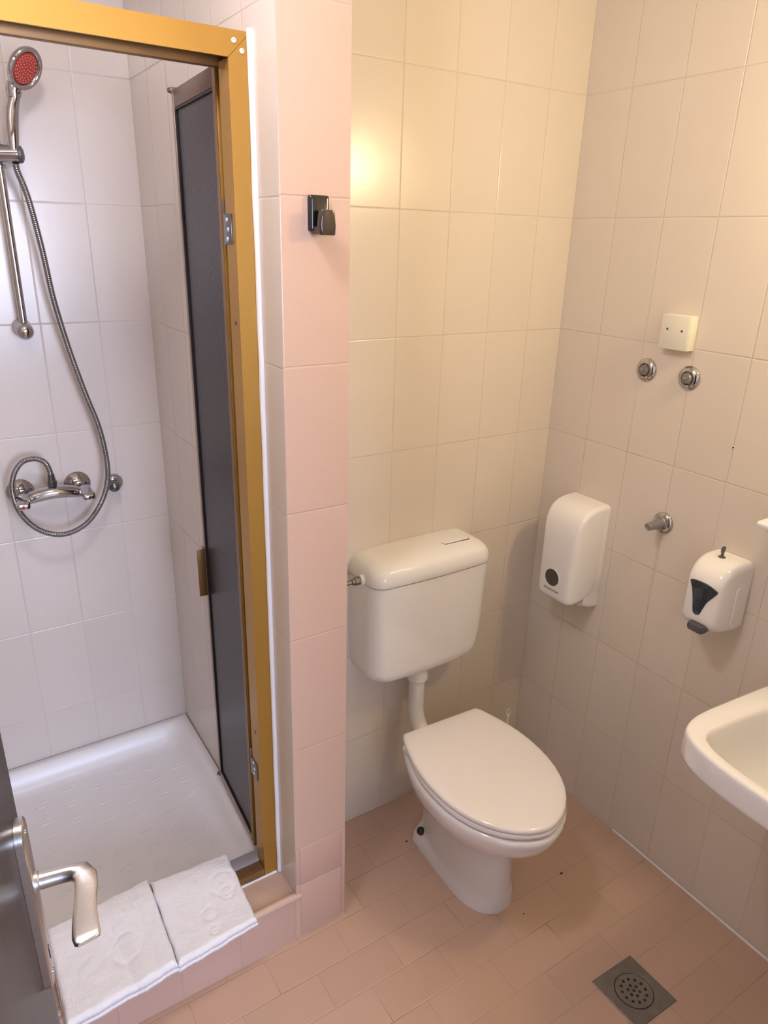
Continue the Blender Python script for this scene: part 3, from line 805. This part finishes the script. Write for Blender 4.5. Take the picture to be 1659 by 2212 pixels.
# square junction box cover
jb = thing('junction_box', (0, -.407, 1.50), 'square ivory junction box cover above the two chrome valves', 'junction box')
bm = bmesh.new(); box(bm, (-.0265, -.4475, 1.505), (-.0006, -.3675, 1.5875), .0012); box(bm, (-.0320, -.4475, 1.505), (-.0270, -.3675, 1.5875), .0014)
obj('cover', bm, M_box, jb)
for y_, z_ in ((-.387, 1.553), (-.4285, 1.5515)):
    bm = bmesh.new(); lathe(bm, (-.0316, y_, z_), (-1, 0, 0), [(0, .0030), (.0007, .0030), (.0008, .0022)], 14); obj('screw_hole', bm, M_grey, jb)

# chrome valves
for (y_, z_, lab) in ((-.3225, 1.440, 'round chrome valve rosette with grey cap, left of the pair below the box'), (-.451, 1.4395, 'round chrome valve rosette with grey cap, right of the pair below the box')):
    v = thing('capped_valve', (0, y_, z_), lab, 'valve', 'capped chrome valves on the right wall')
    bm = bmesh.new(); lathe(bm, (-.0006, y_, z_), (-1, 0, 0), [(0, .0295), (.002, .0300), (.005, .0288), (.009, .0225), (.0105, .0175), (.0085, .0155), (.004, .0145)], 44)
    obj('rosette', bm, M_chrome, v, deg=50)
    bm = bmesh.new(); lathe(bm, (-.0042, y_, z_), (-1, 0, 0), [(0, .0135), (.0100, .0132), (.0125, .0115), (.0135, .0052), (.0195, .0045), (.0205, .003)], 28)
    obj('cap', bm, M_cap, v)
v = thing('angle_valve', (0, -.4515, 1.052), 'chrome wall valve with long tapered grey cap above the soap dispenser', 'valve')
bm = bmesh.new(); lathe(bm, (-.0006, -.4515, 1.052), (-1, 0, 0), [(0, .0290), (.002, .0295), (.005, .0285), (.009, .022), (.010, .0165), (.006, .0150)], 44); obj('rosette', bm, M_chrome, v, deg=50)
bm = bmesh.new(); lathe(bm, (-.005, -.4515, 1.052), (-1, .0, 0), [(0, .0165), (.006, .0165), (.008, .0140), (.042, .0115), (.060, .0100), (.0615, .0085), (.0605, .0072), (.0595, .0065)], 28); obj('tapered_cap', bm, M_cap, v)

wr_ = bpy.data.objects['wall_right']
for dy, z1 in ((-.0035, .86), (.0035, .80)):
    bm = bmesh.new(); tube(bm, [(-.0002, -.4505+dy+.0012*noise.noise((0, z*20, dy*900)), z) for z in [1.022-.01*i for i in range(int((1.022-z1)/.01))]], .0009, 6)
    obj('drip_trail', bm, T_right, wr_)
# little hole and chips at the end of a joint
hl = thing('wall_plug', (0, -.60, 1.26), 'tiny empty screw plug hole low between two wall tiles', 'wall plug')
WPy, WPz = -.6005, 1.2985
hl.location = (0, WPy, WPz)
bm = bmesh.new(); lathe(bm, (-.0004, WPy, WPz), (-1, 0, 0), [(0, .0042), (.0012, .0040), (.0014, .0026), (.0006, .0024)], 14); obj('plug_rim', bm, M_pvc, hl)
bm = bmesh.new(); lathe(bm, (-.0012, WPy+.0006, WPz), (-1, 0, 0), [(0, .0022), (.0006, .0020)], 10); obj('plug_hole', bm, M_black, hl)

# washbasin
wb = thing('washbasin', (0, -1.13, .72), 'white ceramic washbasin fixed to the right wall', 'washbasin')
YC = -1.13
outc = [(-.001, -.866), (-.06, -.862), (-.15, -.854), (-.24, -.847), (-.31, -.8425), (-.362, -.844), (-.402, -.856), (-.424, -.877), (-.440, -.907), (-.452, -.957), (-.457, -1.02), (-.458, -1.09), (-.458, YC)]
innc = [(-.150, -.960), (-.158, -.932), (-.190, -.912), (-.245, -.900), (-.300, -.894), (-.345, -.890), (-.378, -.889), (-.397, -.897), (-.410, -.912), (-.423, -.940), (-.431, -.985), (-.434, -1.05), (-.434, YC)]
def mirr(c):
    a_ = catmull([(x, y, 0) for x, y in c], 4)
    b_ = [Vector((p.x, 2*YC-p.y, 0)) for p in a_[::-1][1:]]
    return a_+b_
O_ = mirr(outc); I_ = mirr(innc)
def sh(c, z, k, ctr=(-.28, YC), kx=None):
    kx = kx or k
    return [(ctr[0]+(p.x-ctr[0])*kx if p.x < ctr[0] or k > .9 else ctr[0]+(p.x-ctr[0])*k, ctr[1]+(p.y-ctr[1])*k, z) for p in c]
def outer(c, z, ins):
    out = []
    n_ = len(c)
    for i, p in enumerate(c):
        a_ = c[max(i-1, 0)]; b_ = c[min(i+1, n_-1)]
        t = (b_-a_).normalized(); nn = Vector((-t.y, t.x, 0))
        if nn.dot(p-Vector((-.2, YC, 0))) > 0: nn = -nn
        q = p + nn*ins
        out.append((min(q.x, -.001) if i not in (0, n_-1) else -.001, q.y, z))
    return out
bm = bmesh.new()
under = [sh(O_, .66, .30), sh(O_, .675, .42), sh(O_, .69, .52), sh(O_, .705, .62), outer(O_, .735, .075), outer(O_, .752, .030), outer(O_, .7555, .012), outer(O_, .758, .004), outer(O_, .762, .0005), outer(O_, .770, -.001), outer(O_, .806, 0), outer(O_, .815, .001), outer(O_, .8195, .004), outer(O_, .821, .009)]
for s_ in under[:4]:
    for i in range(len(s_)):
        x, y, z = s_[i]
        if O_[i].x > -.28: s_[i] = (O_[i].x*1.0, y, z)
inn = [[(p.x, p.y, .8205) for p in I_], outer(I_, .8185, .003), outer(I_, .812, .006), outer(I_, .802, .010), outer(I_, .780, .018), outer(I_, .750, .030), outer(I_, .720, .050), outer(I_, .700, .075), outer(I_, .692, .10)]
loft(bm, under+inn)
obj('basin', bm, M_ceramic, wb, deg=70)
bm = bmesh.new(); lathe(bm, (-.27, YC, .691), (0, 0, 1), [(0, .03), (.004, .03), (.005, .024), (.003, .018)], 28); obj('waste_fitting', bm, M_chrome, wb)
bm = bmesh.new()
lathe(bm, (-.075, YC, .8202), (0, 0, 1), [(0, .028), (.004, .028), (.006, .021), (.075, .020), (.085, .017)], 28)
tube(bm, catmull([(-.085, YC, .86), (-.12, YC, .885), (-.17, YC, .89), (-.20, YC, .875)], 5), .011, 16)
tap = thing('basin_tap', (-.075, YC, .82), 'chrome tap on the washbasin', 'tap'); obj('tap_body', bm, M_chrome, tap)
bm = bmesh.new(); lathe(bm, (-.20, YC, .60), (0, 0, 1), [(0, .035), (.09, .035), (.092, .018)], 24); tube(bm, catmull([(-.20, YC, .61), (-.20, YC, .56), (-.14, YC, .53), (-.002, YC, .53)], 5), .016, 16)
obj('waste_trap', bm, M_chrome, wb)
# white shelf, mirror and lamp above the basin
sh_ = thing('wall_shelf', (0, -1.08, 1.17), 'white ceramic shelf on the right wall above the washbasin', 'shelf')
bm = bmesh.new()
ss_ = []
for z_, i_ in ((1.170, .004), (1.174, .001), (1.180, 0), (1.184, .0005), (1.187, .003)):
    r_ = [(a_, b_, z_) for a_, b_ in rrect(-.058, -1.055, .0625-i_, .300-i_, .006, 6)]
    ss_.append([(min(x, -.0006), y, z) for x, y, z in r_])
loft(bm, ss_)
obj('shelf_board', bm, M_ceramic, sh_, deg=50)
mi_ = thing('mirror', (0, -1.08, 1.25), 'rectangular mirror above the shelf', 'mirror')
obj('mirror_glass', bx((-.006, -1.36, 1.26), (-.0006, -.80, 1.86), .001), M_mirror, mi_)
lm = thing('mirror_lamp', (0, -1.06, 1.95), 'small wall lamp above the mirror', 'lamp')
obj('lamp_base', bx((-.05, -1.12, 1.955), (-.0006, -1.00, 1.975), .003), M_pvc, lm)
cl_ = thing('ceiling_lamp', (CEIL_LAMP[0], CEIL_LAMP[1], CZ), 'round white lamp on the ceiling near the shower', 'lamp')
bm = bmesh.new(); lathe(bm, (CEIL_LAMP[0], CEIL_LAMP[1], CZ-.0005), (0, 0, -1), [(0, .10), (.012, .10), (.016, .02)], 32); obj('lamp_base', bm, M_pvc, cl_)

# ================================================================== FLOOR DRAIN
fd = thing('floor_drain', (-.375, -.852, 0), 'square stainless steel floor drain with round perforated grate', 'drain')
DA, DB_, DC = Vector((-.302, -.786, 0)), Vector((-.443, -.782, 0)), Vector((-.299, -.925, 0))
ex = (DB_-DA); ey = (DC-DA); cen = DA+ex*.5+ey*.5
ex.normalize(); ey.normalize()
def dp(a_, b_, z_): return cen + ex*a_ + ey*b_ + ZUP*z_
def dring(r, z_, n=48): return [dp(r*math.cos(2*PI*i/n), r*math.sin(2*PI*i/n), z_) for i in range(n)]
def dsq(h, z_, n=48):
    out = []
    for i in range(n):
        a_ = 2*PI*i/n; c_, s_ = math.cos(a_), math.sin(a_); k_ = h/max(abs(c_), abs(s_)); out.append(dp(k_*c_, k_*s_, z_))
    return out
bm = bmesh.new()
loft(bm, [dsq(.0705, .0002), dsq(.0705, .0016), dsq(.0695, .0022), dring(.0475, .0020), dring(.0470, .0012), dring(.0470, .0003)], True, False)
obj('drain_frame', bm, M_drain, fd, deg=30)
bm = bmesh.new(); loft(bm, [dring(.0472, .0004), dring(.0472, .0007)]); obj('drain_gap', bm, M_black, fd)
bm = bmesh.new(); loft(bm, [dring(.0452, .0006), dring(.0452, .0024), dring(.0448, .0030), dring(.0440, .0030), dring(.0434, .0022)]); gr = obj('drain_grate', bm, M_drain, fd, deg=30)
bm = bmesh.new()
hs_ = [(0, 0)] + [(.0140*math.cos(2*PI*i/6+.3), .0140*math.sin(2*PI*i/6+.3)) for i in range(6)] + [(.0300*math.cos(2*PI*i/12+.1), .0300*math.sin(2*PI*i/12+.1)) for i in range(12)]
for a_, b_ in hs_:
    p = dp(a_, b_, .0018); lathe(bm, p, (0, 0, 1), [(0, .0037), (.0007, .0037)], 14)
obj('grate_holes', bm, M_black, gr)

# small scraps lying on the floor
def scrap(x, y, s, lab, seed):
    rnd = random.Random(seed); bm = bmesh.new()
    n_ = 7; base = [(x+s*(1+.5*rnd.uniform(-1, 1))*math.cos(2*PI*i/n_), y+s*.6*(1+.5*rnd.uniform(-1, 1))*math.sin(2*PI*i/n_)) for i in range(n_)]
    loft(bm, [[(a_, b_, .0003) for a_, b_ in base], [(x+(a_-x)*.8, y+(b_-y)*.8, .0018) for a_, b_ in base]])
    tag(obj('debris_scrap', bm, M_dirt, smooth=False), lab, 'debris', 'black scraps on the floor')
scrap(-.592, -.167, .0042, 'tiny black scrap on the floor left of the toilet foot', 1)
scrap(-.266, -.504, .0050, 'tiny black scrap on the floor right of the toilet', 2)
scrap(-.457, -.546, .0028, 'tiny black speck on the floor in front of the toilet foot', 3)

# ================================================================== TOWELS
def towel(name, xa, xb, ya_a, ya_b, yf_a, yf_b, z_add, lab, emb, seed, thick=.020):
    """folded towel lying over bottom rail and sill: back edge ya, front edge yf at both x ends"""
    def top(y):
        # rests on the rail (z .181) and sags to the sill
        pts = [(-.06, .184), (-.09, .188), (-.12, .1895), (-.145, .1885), (-.165, .1855), (-.185, .181), (-.205, .1765), (-.23, .172), (-.26, .1675), (-.29, .164), (-.32, .161), (-.36, .156)]
        y = max(min(y, -.06), -.36)
        for (a_, za), (b_, zb) in zip(pts, pts[1:]):
            if b_ <= y <= a_:
                t = (y-a_)/(b_-a_); return za+(zb-za)*t
        return pts[-1][1]
    NU, NV = 110, 120
    bm = bmesh.new()
    grid = []
    L_ = []
    for layer in range(4):        # lower sheet bottom, lower sheet top/fold, upper sheet bottom, top
        L_.append(None)
    def surf(u, v, h, inset):
        x = xa+(xb-xa)*u; ya = ya_a+(ya_b-ya_a)*u; yf = yf_a+(yf_b-yf_a)*u
        wob = .0035*noise.noise((u*5+seed, v*2, 1)) + .0012*noise.noise((u*30, seed, 2))
        y = ya+(yf-ya)*v
        if v in (0, 1): pass
        y += wob*(1 if v > .5 else -1)*abs(2*v-1)
        x += .0025*noise.noise((v*7, seed, 5))*abs(2*u-1)
        return x, y, top(y)+h+z_add
    def layer(h0, h1, ins):
        r_ = .011
        rows = []
        for j in range(NV+1):
            v = j/NV; row = []
            for i in range(NU+1):
                u = i/NU
                uu_ = ins+(1-2*ins)*u; vv_ = ins+(1-2*ins)*v
                x, y, z = surf(uu_, vv_, 0, 0)
                # distance to edges for the pillow-like rounding
                du = min(u, 1-u)*abs(xb-xa); dv = min(v, 1-v)*abs(yf_a-ya_a); dd = min(du, dv)
                k_ = 1 if dd > r_ else math.sqrt(max(0, 1-(1-dd/r_)**2))
                e = 0
                if emb:
                    for (cu, cv, R_, th) in emb:
                        px_ = (u-cu)*abs(xb-xa); py_ = (v-cv)*abs(yf_a-ya_a)
                        d_ = abs(math.hypot(px_, py_)-R_)
                        e -= .0013*math.exp(-(d_/th)**2)
                wv = .0032*noise.noise((x*9+seed, y*7, 0)) + .0009*noise.noise((x*42, y*42, seed)) + .0007*noise.noise((x*190, y*190, seed))
                if seed == 9:
                    wv -= .0042*math.exp(-((u-.50-.10*v)/.035)**2)*min(1, v*3) - .0035*math.exp(-((u-.62-.10*v)/.05)**2) + .003*math.exp(-((u-.80-.02*v)/.04)**2)
                row.append((x, y, z+h0+(h1-h0)*(k_)+(wv+e)*k_))
            rows.append(row)
        vt = [[bm.verts.new(p) for p in r] for r in rows]
        vb = [[bm.verts.new((r[i][0], r[i][1], surf(.5, .0, 0, 0)[2]*0 + top(r[i][1])+z_add+h0 if True else 0)) for i in range(NU+1)] for r in rows]
        for j in range(NV):
            for i in range(NU):
                bm.faces.new((vt[j][i], vt[j][i+1], vt[j+1][i+1], vt[j+1][i]))
                bm.faces.new((vb[j][i], vb[j+1][i], vb[j+1][i+1], vb[j][i+1]))
        for i in range(NU):
            bm.faces.new((vt[0][i], vb[0][i], vb[0][i+1], vt[0][i+1]))
            bm.faces.new((vt[NV][i], vt[NV][i+1], vb[NV][i+1], vb[NV][i]))
        for j in range(NV):
            bm.faces.new((vt[j][0], vt[j+1][0], vb[j+1][0], vb[j][0]))
            bm.faces.new((vt[j][NU], vb[j][NU], vb[j+1][NU], vt[j+1][NU]))
    layer(0, .0085, .0)
    layer(.0090, thick, .010)
    return tag(obj(name, bm, M_towel, deg=180), lab, 'towel', 'white folded towels on the shower sill')
towel('folded_towel', -1.3475, -1.142, -.098, -.112, -.336, -.318, .0, 'white folded towel with embossed swirl, nearer the pink pier', [(.80, .40, .034, .0045), (.80, .52, .018, .004), (.52, .66, .018, .004), (.50, .86, .012, .003)], 3, .024)
towel('folded_towel', -1.590, -1.3420, -.112, -.088, -.352, -.336, .005, 'white folded towel behind the door handle, left of the other towel', [(.62, .60, .034, .005)], 9, .026)
